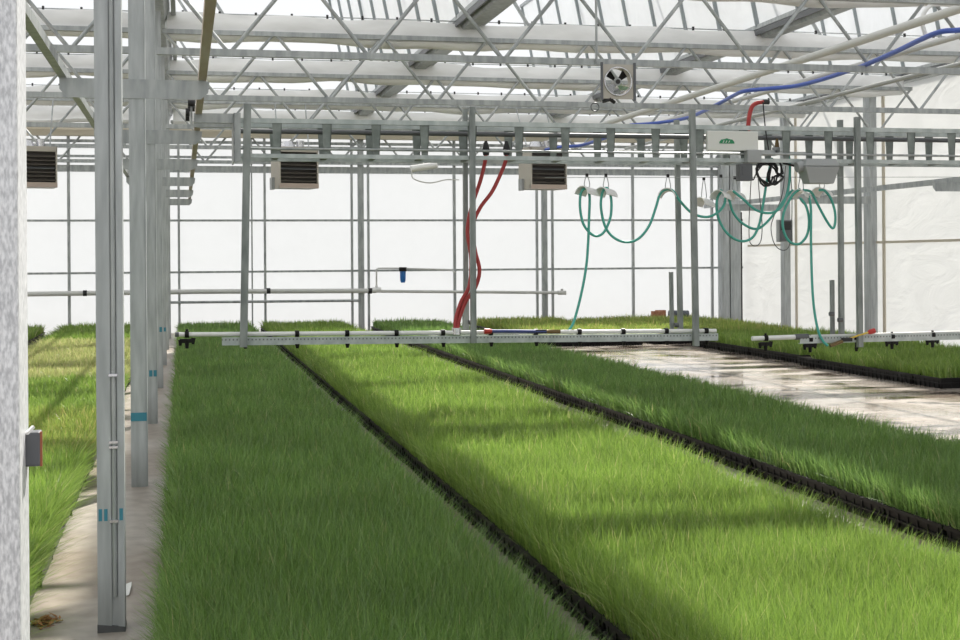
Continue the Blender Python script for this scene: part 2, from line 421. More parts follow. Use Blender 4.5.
for k in range(1, 8):
    y = TR_Y[k] if k < 7 else YB - .62
    if k == 7: y = YB - .7
    cu = curtain(XG + .12, XR - .3, y, CM[k - 1], k)
    if k == 6:
        pts = [at(u, v, Y=y + .02) for u, v in ((824, 101), (838, 112), (852, 118), (862, 120), (866, 112), (869, 101))]
        m = MB(); n = len(pts); m.add([p_ for p_ in pts] + [p_ + Vector((0, .05, 0)) for p_ in pts], [tuple(range(n)), tuple(range(n, 2 * n))[::-1]] + [(q, q + n, (q + 1) % n + n, (q + 1) % n) for q in range(n)])
        m.build('hanging_fold', tan_m, cu)
    curtain(XL + .2, XG - .12, y, CS[k - 1], 40 + k)
tag(MB().xsweep([(YB - .30, zb(138)), (YB - .16, zb(138)), (YB - .14, zb(132)), (YB - .18, zb(127)), (YB - .28, zb(127)), (YB - .32, zb(132))], XL + .1, XR - .7, 1).build('rolled_wall_curtain', tan_m), 'tan rolled curtain band high along the back wall', 'curtain')

# ------------------------------------------------------------------ row of posts
POSTS = [1.95, 5.9, 9.62, 13.3, 17.0, 20.7, 24.3, 27.8]
PL = ['nearest galvanised post cutting the left edge of the picture', 'grooved galvanised post with a conduit clamped up its front', 'galvanised post with a wide teal tape band, behind the conduit post',
      'galvanised post half hidden right behind the teal-banded one', 'slim galvanised post, fifth along the path', 'slim galvanised post with a teal mark, sixth along the path', 'slim galvanised post, seventh along the path, next to the last', 'farthest galvanised post along the path by the back wall']
rz_post = .055
def post(i, y):
    x = -.270 if i == 0 else -.302
    t = thing('greenhouse_post', (x, y, 0), PL[i], 'post', 'galvanised posts beside the path')
    w = .055
    prof = [(-w, -w), (w - .012, -w), (w - .012, -w + .008), (w, -w + .008), (w, w), (-w, w)] if i > 1 else [(-w, -w), (.002, -w), (.002, -w + .010), (.028, -w + .010), (.028, -w), (w, -w), (w, w), (-w, w)] if i else [(-w, -w), (w, -w), (w, w), (-w, w)]
    c = MB(); n = len(prof)
    c.add([(x + a, y + b, z) for z in (0, ZE - .14) for a, b in prof], [tuple(range(n))[::-1], tuple(range(n, 2 * n))] + [(k, (k + 1) % n, (k + 1) % n + n, k + n) for k in range(n)])
    c.build('column', galv_mottled if i == 0 else galv_post, t, bevel=.004 if i == 0 else 0)
    a = MB()
    za = 2.735; pl = [(-.50, -.01), (-.45, -.066), (.44, -.066), (.49, -.02), (.50, .055), (.47, .066), (-.50, .066)]
    a.prism([(x + px - .01, za + pz) for px, pz in pl], y - w - .008, y - w)
    a.build('cross_arm', galv, t)
    return t
for i, y in enumerate(POSTS):
    t = post(i, y); x = t.location.x
    if i == 0:
        q = at(30, 448, Y=y + .03)
        MB().box((x + .055 + .009, y + .028, q.z), (.022, .03, .048)).build('switch_box', dgrey_m, t, bevel=.003, label='small dark grey box with an orange edge')
        MB().box((x + .055 + .0205, y + .016, q.z), (.003, .004, .048)).build('orange_edge', orange_m, t)
        MB().bar((x + .058, y + .0, q.z + .024), (x + .066, y + .01, q.z + .032), .004, .004).build('latch', pvc_white, t)
    if i == 1:
        cx = x + .015
        MB().tube((cx, y - .058, .15), (cx, y - .058, ZE - .3), .0095, 10).build('conduit', galv, t, True)
        for v in (375, 442, 447, 521):
            q = at(112, v, Y=y - .06)
            MB().box((cx - .002, y - .062, q.z), (.036, .024, .010)).build('clamp', chrome_m, t)
        q = at(110, 515, Y=y - .06)
        for dx in (-.042, -.020, .042):
            MB().box((x + dx, y - .0558, q.z), (.014, .0012, .05)).build('tape_mark', tape_m, t)
        d = MB().hexa([(x - .057, y - .057, 0), (x + .057, y - .057, 0), (x + .057, y + .057, 0), (x - .057, y + .057, 0), (x - .057, y - .057, .035), (x + .057, y - .057, .02), (x + .057, y + .057, .02), (x - .057, y + .057, .03)]).build('dirty_foot', steel_dark, t)
        if 0: d.add([(x - .055, y - .0562, 0), (x + .055, y - .0562, 0), (x + .055, y - .0562, .02), (x + .01, y - .0562, .07), (x - .03, y - .0562, .03), (x - .055, y - .0562, .05)], [(0, 1, 2, 3, 4, 5)])
    if i == 2:
        q = at(137, 417, Y=y - .06)
        MB().box((x - .002, y - .0565, q.z), (.106, .003, .058)).build('tape_band', tape_m, t)
    if i == 3:
        q = at(148, 373.5, Y=y - .06)
        for dx in (-.005, .035): MB().box((x + dx, y - .0565, q.z), (.03, .003, .06)).build('tape_mark', tape_m, t)
    if i in (4, 5):
        q = at(163, 329.5, Y=y - .06)
        MB().box((x + .03, y - .0565, q.z), (.03, .003, .06)).build('tape_mark', tape_m, t)

# boom rails resting on the arms
for x, lab in ((-.79, 'square steel rail running along the left ends of the post arms'), (.14, 'rust-stained steel rail on the right ends of the post arms')):
    m = MB(); m.bx(x - .027, x + .027, 1.5, 27.9, 2.803, 2.866)
    tag(m.build('boom_rail', rail_rust if x > 0 else galv), lab, 'rail', 'boom rails')
xr = 11.75
t = thing('boom_rail', (xr, 20, 2.62), 'steel rail along the right film wall on bracket arms', 'rail', 'boom rails')
MB().bx(xr - .035, xr + .035, 8, YB - .45, 2.68, 2.77).build('rail', galv, t)
for u in (785, 870):
    q = at(u, 270, X=XR - .1)
    MB().prism([(11.25, 2.60), (11.3, 2.54), (12.69, 2.54), (12.69, 2.68), (11.25, 2.68)], q.y - .16, q.y - .15).build('bracket_arm', galv, t)
MB().prism([(11.25, 2.60), (11.3, 2.54), (12.69, 2.54), (12.69, 2.68), (11.25, 2.68)], 18.74, 18.75).build('bracket_arm', galv, t)

# ------------------------------------------------------------------ watering boom
YO = 12.0
boom = thing('irrigation_boom', (6, YO, .75), 'long grey overhead watering boom with ladder frame hung across all beds', 'watering boom')
zt, zl, zm = 2.758, 2.455, 2.515
x0, x1 = at(240, 123, Y=11.8).x, 11.6
for y, nm in ((YO - .2, 0), (YO + .2, 1)):
    MB().bx(x0, x1, y - .022, y + .022, zt - .02, zt + .02).build('top_rail', galv_green, boom)
    MB().bx(x0, x1, y - .016, y + .016, zl - .018, zl + .018).build('bottom_rail', galv_green, boom)
MB().tube((x0, YO - .23, zm), (x1, YO - .23, zm), .011, 8).build('tie_rod', galv, boom)
MB().tube((x0, YO + .02, zt - .07), (x1, YO + .02, zt - .07), .022, 10).build('feed_pipe', steel_dark, boom, True)
xb = at(277, 140, Y=YO - .2).x
while xb < 11.5:
    m = MB()
    for y in (YO - .205, YO + .205):
        m.hexa([(xb - .026, y - .006, zl), (xb + .026, y - .006, zl), (xb + .026, y + .006, zl), (xb - .026, y + .006, zl),
                (xb - .042, y - .006, zt), (xb + .042, y - .006, zt), (xb + .042, y + .006, zt), (xb - .042, y + .006, zt)])
        m.hexa([(xb + .022, y - .006, zl), (xb + .028, y - .006, zl), (xb + .028, y + .05, zl), (xb + .022, y + .05, zl),
                (xb + .037, y - .006, zt), (xb + .044, y - .006, zt), (xb + .044, y + .05, zt), (xb + .037, y + .05, zt)])
    m.bx(xb - .026, xb + .026, YO - .2, YO + .2, zl - .004, zl + .004)
    m.build('bracket', bracket_m, boom)
    xb += .432
# carriage at the left rail
q = at(237, 113, Y=YO - .25)
MB().bx(q.x - .03, q.x + .03, YO - .26, YO - .24, 2.40, q.z + .0).bx(q.x - .03, q.x - .02, YO - .26, YO + .2, 2.40, q.z).build('end_plate', galv, boom)
for y in (YO - .21, YO + .19): MB().bx(.10, q.x + .02, y - .03, y + .03, q.z - .085, q.z - .005).build('carriage_arm', galv, boom)
for y in (YO - .21, YO + .19):
    MB().path([(.05, y, 2.90), (.11, y, 2.90)], .03, 14).build('roller', blackr, boom, True)
    MB().path([(.065, y, 2.82), (.03, y, 2.82)], .035, 14).build('side_roller', blackr, boom, True)
MB().bx(.07, .088, YO - .18, YO - .17, 2.72, 2.93).build('roller_plate', galv, boom)
# drop tubes
def drop(pa, pb, y, w, name='drop_tube'):
    a, b = at(*pa, Y=y), at(*pb, Y=y); MB().bar(a, b, w, w).build(name, drop_m, boom)
drop((247.5, 104), (243.5, 347), YO - .25, .062); drop((249, 118), (245.5, 338), YO + .22, .035)
drop((465, 109), (466, 333), YO + .23, .042); drop((472, 107), (473.5, 343), YO - .25, .048)
drop((676.5, 120), (680.5, 333), YO + .23, .044); drop((692, 110), (696, 346), YO - .25, .050)
drop((840, 120), (841.5, 336), YO + .23, .046); drop((857, 117), (860, 347), YO - .25, .048)
drop((465.5, 300), (466, 333), YO + .2, .055, 'sleeve'); drop((671, 272), (672, 334), YO + .26, .034, 'sleeve'); drop((832, 280), (832.5, 336), YO + .26, .036, 'sleeve')
for u, v in ((838, 320), (829.5, 314), (674, 325), (468, 322)):
    c = at(u, v, Y=YO + .18); MB().path([c, c + Vector((.045, 0, 0))], .022, 10).build('set_knob', steel_dark, boom, True)
# spray bars
def seg(ua, va, ub, vb, y): return at(ua, va, Y=y), at(ub, vb, Y=y)
def perforated():
    m = noisy(mat('perforated_channel', (.4, .42, .41), .42, .35), (.35, .39, .385), (.50, .54, .53), 10, 4)
    nt = m.node_tree; n = nt.nodes; l = nt.links; b = n['Principled BSDF']
    src = b.inputs['Base Color'].links[0].from_socket
    tc = n.new('ShaderNodeTexCoord'); sp = n.new('ShaderNodeSeparateXYZ'); l.new(tc.outputs['Object'], sp.inputs[0])
    def M(op, a, bb):
        k = n.new('ShaderNodeMath'); k.operation = op
        for q, w_ in enumerate((a, bb)):
            if hasattr(w_, 'node'): l.new(w_, k.inputs[q])
            else: k.inputs[q].default_value = w_
        return k.outputs[0]
    fx = M('LESS_THAN', M('PINGPONG', sp.outputs['X'], .016), .006)
    fz = M('LESS_THAN', M('ABSOLUTE', M('SUBTRACT', sp.outputs['Z'], .015), 0), .007)
    mx = n.new('ShaderNodeMixRGB'); l.new(M('MULTIPLY', fx, fz), mx.inputs[0]); l.new(src, mx.inputs[1]); mx.inputs[2].default_value = (.16, .17, .17, 1)
    l.new(mx.outputs[0], b.inputs['Base Color']); return m
chan_m = perforated()
def channel(a, b, h):
    a, b = Vector(a), Vector(b); L = (b - a).length; m = MB()
    m.bx(0, L, -.003, .003, -h / 2, h / 2).bx(0, L, .003, .043, h / 2 - .004, h / 2).bx(0, L, .003, .043, -h / 2, -h / 2 + .004)
    o = m.build('support_channel', chan_m); o.parent = boom; o.location = a - boom.location
    o.rotation_euler = (0, -math.asin((b - a).z / L), 0)
a, b = seg(222, 341.6, 718, 337.0, YO - .22); channel(a, b, .066)
a, b = seg(800, 340.2, 1010, 333.5, YO - .22); channel(a, Vector((11.4, b.y, b.z)), .066)
pa, pb = at(176.5, 334.5, Y=YO - .2), at(716, 330.8, Y=YO - .2)
MB().tube(pa, pb, .019, 12).build('spray_pipe', pvc_white, boom, True)
ra, rb_ = at(752, 338.6, Y=YO - .2), at(1010, 329, Y=YO - .2)
MB().tube(ra, ra.lerp(rb_, .20), .022, 12).build('spray_pipe', pvc_white, boom, True)
MB().tube(ra.lerp(rb_, .16), ra.lerp(rb_, .21), .028, 12).build('pipe_coupling', steel_dark, boom, True)
MB().tube(ra.lerp(rb_, .21), Vector((11.3, rb_.y, rb_.z)), .016, 12).build('spray_pipe', pvc_grey, boom, True)
MB().tube(pa - Vector((.012, 0, 0)), pa + Vector((.02, 0, 0)), .022, 12).build('end_cap', steel_dark, boom, True)
def nozzle(c, big):
    m = MB(); c = Vector(c)
    m.path([c - Vector((.018, 0, 0)), c + Vector((.018, 0, 0))], .030, 10)
    if big:
        m.box(c + Vector((0, 0, -.055)), (.12, .03, .035)); m.path([c + Vector((0, 0, -.05)), c + Vector((0, 0, -.12))], [.022, .014], 8)
        m.path([c + Vector((-.055, 0, -.045)), c + Vector((-.055, 0, -.095))], [.020, .012], 8); m.path([c + Vector((.055, 0, -.03)), c + Vector((.05, 0, -.085))], [.020, .012], 8)
        m.path([c + Vector((0, 0, .045)), c], .012, 8)
    else:
        m.path([c + Vector((0, -.012, 0)), c + Vector((0, -.012, -.10))], .007, 6)
        m.path([c + Vector((0, -.03, -.088)), c + Vector((0, -.03, -.125))], [.020, .013], 8)
    m.build('nozzle', blackp, boom, True)
for i, u in enumerate((186, 240, 289, 337, 385, 431, 479, 525, 570, 616, 662, 705)):
    f = (u - 176.5) / (716 - 176.5); nozzle(pa.lerp(pb, f), i == 0)
for u, big in ((765, True), (808, True), (852, False), (889, True), (930, True)):
    f = (u - 752) / 258.0; c = ra.lerp(rb_, f); nozzle(c + Vector((0, 0, -.03 if u > 800 else 0)), big)
# control gear hung on the ladder
a, b = at(706, 131, Y=YO - .24), at(757, 151, Y=YO - .24)
MB().bx(a.x, b.x, YO - .27, YO - .23, b.z, a.z).build('control_panel', panel_m, boom, bevel=.006, label='pale control panel with a green emblem')
lg = MB(); e0 = at(727, 143.5, Y=YO - .275); w = .075
pts = []
for k in range(13):
    tt = math.pi * k / 12; pts.append((e0.x + w * math.cos(tt), e0.z + .045 * math.sin(tt) ** .8 * (1 + .10 * math.cos(tt * 8))))
lg.prism(pts, YO - .274, YO - .270); lg.build('emblem', logo_m, boom)
sl = MB()
for dx, lean in ((-.04, .012), (-.012, .012), (.016, .012)):
    sl.bar((e0.x + dx, YO - .2755, e0.z + .006), (e0.x + dx + lean, YO - .2755, e0.z + .027), .003, .006)
sl.build('emblem_stroke', panel_m, boom)
a, b = at(746, 150, Y=YO - .26), at(760, 163, Y=YO - .26)
MB().bx(a.x, b.x, YO - .30, YO - .18, b.z, a.z).build('relay_box', greybox_m, boom, bevel=.006)
a, b = at(738, 164, Y=YO - .22), at(750.5, 181, Y=YO - .22)
MB().bx(a.x, b.x, YO - .27, YO - .17, b.z, a.z).bx(a.x + .02, a.x + .06, YO - .275, YO - .27, b.z + .05, a.z - .02).build('transformer_box', dgrey_m, boom, bevel=.008)
a, b = at(797, 159, Y=YO - .22), at(834.5, 184, Y=YO - .22); zmid = a.z - .075
h = MB()
xa, xc = a.x + .03, b.x
h.hexa([(xa + .06, YO - .30, b.z), (xc - .045, YO - .30, b.z), (xc - .045, YO - .16, b.z), (xa + .06, YO - .16, b.z), (xa, YO - .33, zmid), (xc, YO - .33, zmid), (xc, YO - .13, zmid), (xa, YO - .13, zmid)])
h.hexa([(xa, YO - .33, zmid + .004), (xc, YO - .33, zmid + .004), (xc, YO - .13, zmid + .004), (xa, YO - .13, zmid + .004), (xa + .03, YO - .30, a.z), (xc - .02, YO - .30, a.z), (xc - .02, YO - .15, a.z), (xa + .03, YO - .15, a.z)])
h.build('motor_housing', greybox_m, boom, bevel=.006)
MB().path([(xa - .045, YO - .24, zmid - .005), (xa + .03, YO - .24, zmid + .01)], [.05, .05], 12).build('gear_knob', greybox_m, boom, True)
# drive gear in the middle of the ladder
for u, v, sx, sy in ((768, 153, .16, .05), (776, 150, .05, .05), (722, 152, .3, .02), (700, 153, .05, .06)):
    c = at(u, v, Y=YO - .1); MB().box(c, (sx, .07, sy)).build('drive_bracket', galv, boom)
c = at(777, 144, Y=YO - .1); MB().path([c + Vector((0, 0, .05)), c, c - Vector((0, 0, .06))], [.012, .02, .026], 10).build('valve', brass_m, boom, True)

# ------------------------------------------------------------------ hoses
def hose(name, px, y, r, m, label, cat='hose', group=None, dy=None, k=6):
    pts = [at(u, v, Y=y + (dy[i] if dy else 0)) for i, (u, v) in enumerate(px)]
    o = MB().path(spline(pts, k), r, 9).build(name, m, None, True); return tag(o, label, cat, group)
R1 = [(486, 152), (485, 162), (480, 182), (471, 209), (467.5, 232), (471, 258), (469.5, 285), (461, 302), (456, 318), (455, 329)]
R2 = [(506.5, 152), (505, 163), (493, 190), (480, 208), (472.5, 227), (475, 250), (479.5, 270), (475.5, 287), (466, 301), (459.5, 318), (457.5, 329)]
for px, lab in ((R1, 'red hose from the left black fitting down to the spray pipe'), (R2, 'red hose from the right black fitting, bulging right of the drop tube')):
    t = thing('red_hose', at(*px[0], Y=YO - .1), lab, 'hose', 'pair of red supply hoses')
    pts = [at(u, v, Y=YO - .02 - (.16 * i / (len(px) - 1))) for i, (u, v) in enumerate(px)]
    MB().path(spline(pts), .018, 10).build('hose_line', red_hose_m, t, True)
    c = pts[0]
    MB().path([c + Vector((0, 0, .10)), c + Vector((0, 0, .045)), c + Vector((0, 0, .02)), c - Vector((0, 0, .03))], [.012, .03, .034, .028], 12).build('black_fitting', blackr, t, True)
c = at(456.5, 330, Y=YO - .19)
MB().path([c + Vector((0, 0, .02)), c - Vector((0, 0, .04))], .045, 12).build('hose_inlet', chrome_m, boom, True)
t = thing('red_hose', at(749, 124, Y=YO), 'short red hose standing up behind the control panel', 'hose')
MB().path(spline([at(u, v, Y=YO + .05) for u, v in ((748, 131), (749, 118), (752, 107), (757, 103), (764, 102))]), .021, 10).build('hose_line', red_hose_m, t, True)
c = at(766, 102, Y=YO + .05); MB().path([c - Vector((.03, 0, 0)), c + Vector((.03, 0, 0))], .024, 10).build('end_fitting', blackr, t, True)

TA = [(568.5, 331), (574, 321), (581, 295), (586, 268), (588, 245), (589, 220), (589.5, 196), (586, 188.5), (581, 193), (580, 207), (583, 223), (590, 233), (597, 236), (604, 232), (610, 219), (611.5, 205), (610, 193), (606, 188), (602, 194), (601, 208),
      (605, 226), (613, 237), (625, 242), (638, 239), (649, 226), (656, 207), (660, 194), (666, 189.5), (673, 191), (680, 201), (692, 213), (706, 217), (717, 213), (724, 205), (725, 196), (720, 190)]
hose('teal_hose', TA, YO - .08, .0125, teal_m, 'teal hose looped over the left white saddles, running down to the spray pipe', group='teal hoses')
TB = [(722, 190), (717, 200), (718, 217), (727, 233), (740, 241), (752, 238), (759, 225), (763, 205), (767, 180), (772, 158)]
hose('teal_hose', TB, YO - .04, .0125, teal_m, 'teal hose hanging in the deepest loop before the corner column', group='teal hoses')
TC = [(729, 199), (733, 212), (742, 223), (755, 229), (765, 224), (777, 210), (787, 196), (793, 190)]
hose('teal_hose', TC, YO - .0, .0125, teal_m, 'teal hose hanging in the middle loop before the corner column', group='teal hoses')
TD = [(733, 191), (743, 199), (756, 210), (770, 213), (781, 207), (788, 190), (790, 168), (788, 150)]
hose('teal_hose', TD, YO - .12, .0125, teal_m, 'teal hose in the shallow loop that climbs to the ladder frame', group='teal hoses')
TE = [(800, 189), (792, 196), (784, 212), (783, 228), (789, 241), (799, 244), (807, 235), (809, 220), (806, 206), (800, 198)]
hose('teal_hose', TE, YO - .1, .0125, teal_m, 'teal hose making the round loop in front of the electric box', group='teal hoses')
TF = [(803, 190), (811, 192), (817, 203), (825, 218), (832, 228), (835, 224), (835, 212), (831, 199), (825, 191), (819, 190)]
hose('teal_hose', TF, YO - .06, .0125, teal_m, 'teal hose in the narrow pointed loop right of the others', group='teal hoses')
TG = [(809, 196), (811, 210), (811, 240), (812, 280), (814, 308), (818, 330), (823, 341), (828, 346)]
hose('teal_hose', TG, YO - .10, .0125, teal_m, 'teal hose dropping straight from the right saddles to the right spray bar', group='teal hoses', dy=[-.025 * q for q in range(8)])

def wand(pts, lab, body, r):
    t = thing('hose_wand', pts[0], lab, 'hose wand')
    MB().path(pts, r, 9).build('wand_tube', body, t, True)
    d = (pts[-1] - pts[-2]).normalized()
    MB().path([pts[-1], pts[-1] + d * .02, pts[-1] + d * .07], [.014, .024, .026], 12).build('red_nozzle_head', redp, t, True)
    d0 = (pts[1] - pts[0]).normalized()
    MB().path([pts[0] - d0 * .02, pts[0] + d0 * .11], .018, 10).build('brass_valve', brass_m, t, True)
    MB().box(pts[0] + d0 * .16, (.1, .03, .035)).build('grip', blackr, t)
yw = YO - .27
wand([at(558, 331.5, Y=yw), at(538, 331.5, Y=yw), at(515, 331.2, Y=yw), at(492, 331.2, Y=yw)], 'dark blue watering wand with red head lying on the left spray bar', navy_m, .016)
wand([at(832, 345, Y=yw), at(846, 340, Y=yw), at(858, 335.5, Y=yw), at(868, 332.5, Y=yw)], 'yellow watering wand with red head on the right spray bar', yellow_m, .009)

# wire with white saddles
w0, w1 = at(545, 177.5, Y=YO), at(990, 177, Y=YO)
tag(MB().tube(w0, w1, .003, 6).build('saddle_wire', galv), 'thin taut wire under the ladder frame carrying the white saddles', 'wire')
def saddle(u, v, yaw, label, dy=0):
    c = at(u, v, Y=YO - .06 + dy)
    t = thing('hose_saddle', c, label, 'hose saddle', 'white hose saddles')
    n = 12; vs = []; R = Matrix.Rotation(yaw, 3, 'Z') @ Matrix.Rotation(.15, 3, 'X'); L = .08
    for s_ in (-L, L):
        for rad in (.098, .090):
            for k in range(n + 1):
                a = math.pi * (.08 + .84 * k / n); vs.append(c + R @ Vector((rad * .85 * math.cos(a), s_, rad * math.sin(a) - .062)))
    N = n + 1; fs = []
    for k in range(n):
        fs += [(k, k + 1, 2 * N + k + 1, 2 * N + k), (N + k, 3 * N + k, 3 * N + k + 1, N + k + 1), (k, N + k, N + k + 1, k + 1), (2 * N + k, 2 * N + k + 1, 3 * N + k + 1, 3 * N + k)]
    fs += [(0, 2 * N, 3 * N, N), (n, N + n, 3 * N + n, 2 * N + n)]
    MB().add(vs, fs).build('saddle', pvc_white, t, True)
    zt_ = w0.z + (w1.z - w0.z) * .3
    MB().path(spline([c + Vector((-.02, 0, .03)), c + Vector((-.025, 0, .075)), Vector((c.x, c.y, zt_ + .01)), c + Vector((.025, 0, .075)), c + Vector((.02, 0, .03))], 4), .004, 6).build('wire_hook', galv, t, True)
    MB().box((c.x, c.y, zt_ + .01), (.022, .022, .03)).build('roller_clip', blackr, t)
for u, v, yw_, lab, dy in ((587, 191, 2.15, 'leftmost white hose saddle on the wire, in front of the back wall', 0), (606, 192, 2.15, 'white hose saddle second from left, close beside the leftmost', 0), (668, 193, 2.6, 'lone white hose saddle between the heater and the drop tubes', 0),
                  (704, 202, 2.1, 'small white saddle just right of the front drop tube', .4), (721, 195, 2.3, 'large white hose saddle in front of the corner column', 0), (735, 195, 2.1, 'white hose saddle right behind the one at the corner column', .25),
                  (801, 194, 2.3, 'large white hose saddle under the grey motor housing', 0), (822, 192, 2.1, 'rightmost white hose saddle, by the double drop tube', .15)):
    saddle(u, v, yw_, lab, dy)

# coil of black cable and loose wires
c = at(771, 173, Y=YO - .1)
cm = MB(); pts = []
for k in range(90):
    a = 2 * math.pi * k / 18; rr = .095 + .018 * math.sin(k * .9)
    pts.append(c + Vector((rr * math.cos(a) * (1 if k % 36 < 18 else .8) + (.05 if (k // 18) % 2 else -.045), .01 * (k // 18) - .02, rr * math.sin(a) + .012 * math.sin(k * .35))))
cm.path(pts, .0095, 7)
tag(cm.build('cable_coil', blackr, None, True), 'coil of black cable hanging under the control panel', 'cable')
hose('loose_cable', [(783, 163), (795, 166), (803, 168)], YO - .16, .011, blackr, 'thick black cable from the coil to the grey motor housing', 'cable')
hose('loose_cable', [(751, 172), (753, 180), (757, 172), (764, 163)], YO - .16, .006, blackr, 'thin black cable from the dark transformer box to the coil', 'cable')
hose('loose_cable', [(763, 102), (765, 125), (767, 140), (769, 152)], YO - .1, .006, blackr, 'thin black cable dropping to the boom beside the red hose', 'cable')
hose('loose_cable', [(752, 163), (750, 200), (749, 225), (750, 242), (756, 246), (761, 240), (762, 222), (759, 190), (757, 163)], YO + .2, .0045, steel_dark, 'thin wire loop hanging by the corner column', 'cable')
hose('loose_cable', [(786, 163), (782, 195), (774, 216), (771, 228), (774, 243), (781, 250), (788, 248), (791, 235), (792, 200), (790, 163)], YO + .2, .0045, steel_dark, 'thin grey wire loop beside the electric box', 'cable')

# blue hose lying along the pipes overhead and the grey pipes
ZP = 3.80
BL = [(1010, 26), (960, 30), (935, 33.5), (895, 52), (865, 65), (845, 72), (820, 80), (795, 86), (770, 88.5), (745, 91), (733, 96), (720, 103), (690, 117), (660, 122.5), (630, 125)]
o = MB().path(spline([at(u, v, Z=ZP - .08) for u, v in BL], 6), .027, 9).build('blue_hose', blue_m, None, True)
tag(o, 'thick blue hose sagging along the overhead pipes', 'hose')
o = MB().path(spline([at(u, v, Z=3.6) for u, v in ((612, 135.5), (596, 141), (580, 145.5), (560, 147), (545, 150), (528, 156))], 6), .03, 9).build('blue_hose', blue_m, None, True)
tag(o, 'blue hose seen through the ladder above the right heater', 'hose')
def ypipe(u, v, r, y0, y1, m, label, z=ZP):
    q = at(u, v, Z=z)
    tag(MB().tube((q.x, y0, z), (q.x, y1, z), r, 12).build('overhead_pipe', m, None, True), label, 'pipe', 'overhead pipes')
ypipe(800, 60.5, .044, 7, 26.5, pvc_grey, 'thickest grey overhead pipe, topmost of the three slanting ones')
ypipe(800, 82, .032, 11.8, 26.5, pvc_grey, 'pale overhead pipe beside the blue hose, middle of the three')
ypipe(800, 104.5, .029, 9, 26.5, pipe_steel, 'thin grey overhead pipe, lowest of the three slanting ones')
hose('hose_loop', [(925, 35), (922, 18), (930, 6), (941, 4)], at(925, 30, Z=ZP).y, .022, pvc_white, 'pale hose loop curling up round the blue hose', 'hose')

# ------------------------------------------------------------------ circulation fan
c = at(617, 82, Y=TR_Y[3] - .06); hw = .185
fan = thing('circulation_fan', c, 'square beige circulation fan hanging under the lattice truss', 'fan')
fr = MB(); n = 32
outer = []
for k in range(n):
    a = 2 * math.pi * k / n; e = Vector((math.cos(a), math.sin(a))); s_ = 1 / max(abs(e.x), abs(e.y)); outer.append((hw * e.x * s_, hw * e.y * s_))
inner = [(.150 * math.cos(2 * math.pi * k / n), .150 * math.sin(2 * math.pi * k / n)) for k in range(n)]
vs = [c + Vector((x, -.04, z)) for x, z in outer] + [c + Vector((x, -.04, z)) for x, z in inner] + [c + Vector((x, .08, z)) for x, z in inner] + [c + Vector((x, .0, z)) for x, z in outer]
fr.add(vs, [(k, (k + 1) % n, n + (k + 1) % n, n + k) for k in range(n)] + [(n + k, n + (k + 1) % n, 2 * n + (k + 1) % n, 2 * n + k) for k in range(n)] + [(k, 3 * n + k, 3 * n + (k + 1) % n, (k + 1) % n) for k in range(n)])
fr.build('housing', beige_m, fan)
MB().ring(c + Vector((0, -.045, 0)), .152, .009, 'Y', 32, 8).build('shroud_ring', chrome_m, fan, True)
for s_ in (-1, 1):
    MB().bx(c.x + s_ * hw - .014, c.x + s_ * hw + .014, c.y - .05, c.y - .038, c.z - hw - .02, c.z + hw + .02).build('side_rail', dgrey_m, fan)
bl = None
for k in range(4):
    a = math.pi / 4 + k * math.pi / 2; e = Vector((math.cos(a), 0, math.sin(a))); p_ = Vector((-math.sin(a), 0, math.cos(a)))
    m = MB(); q = [c + e * .03 - p_ * .018 + Vector((0, .02, 0)), c + e * .03 + p_ * .018 + Vector((0, -.005, 0)), c + e * .135 + p_ * .052 + Vector((0, -.02, 0)), c + e * .135 - p_ * .045 + Vector((0, .035, 0))]
    m.hexa(q + [v + Vector((0, .004, 0)) for v in q]); m.build('blade', blackp if k < 2 else chrome_m, fan)
MB().path([c + Vector((0, -.03, 0)), c + Vector((0, .09, 0))], .042, 16).build('motor_hub', greybox_m, fan, True)
MB().path([c + Vector((0, -.036, 0)), c + Vector((0, -.03, 0))], .026, 14).build('hub_cap', blackr, fan, True)
q = at(611, 101, Y=c.y)
MB().path([q + Vector((-.1, 0, -.01)), q + Vector((-.02, -.02, .02)), q + Vector((.04, 0, -.015))], [.018, .026, .02], 8).build('cord_grip', blackr, fan, True)
MB().ring(at(595, 107, Y=c.y), .045, .007, 'Y', 20, 6).build('cord_loop', steel_dark, fan, True)
MB().box((c.x - .1, c.y + .03, (c.z + hw + ZC) / 2), (.02, .02, abs(ZC - c.z - hw) + .05)).build('hanger', galv, fan)
MB().box((c.x + .1, c.y + .03, (c.z + hw + ZC) / 2), (.02, .02, abs(ZC - c.z - hw) + .05)).build('hanger', galv, fan)

q0, q1 = at(596.5, -40, Y=c.y), at(596.5, 63, Y=c.y)
MB().tube(q1, (q1.x, q1.y, ZT), .014, 8).build('support_rod', galv, fan)

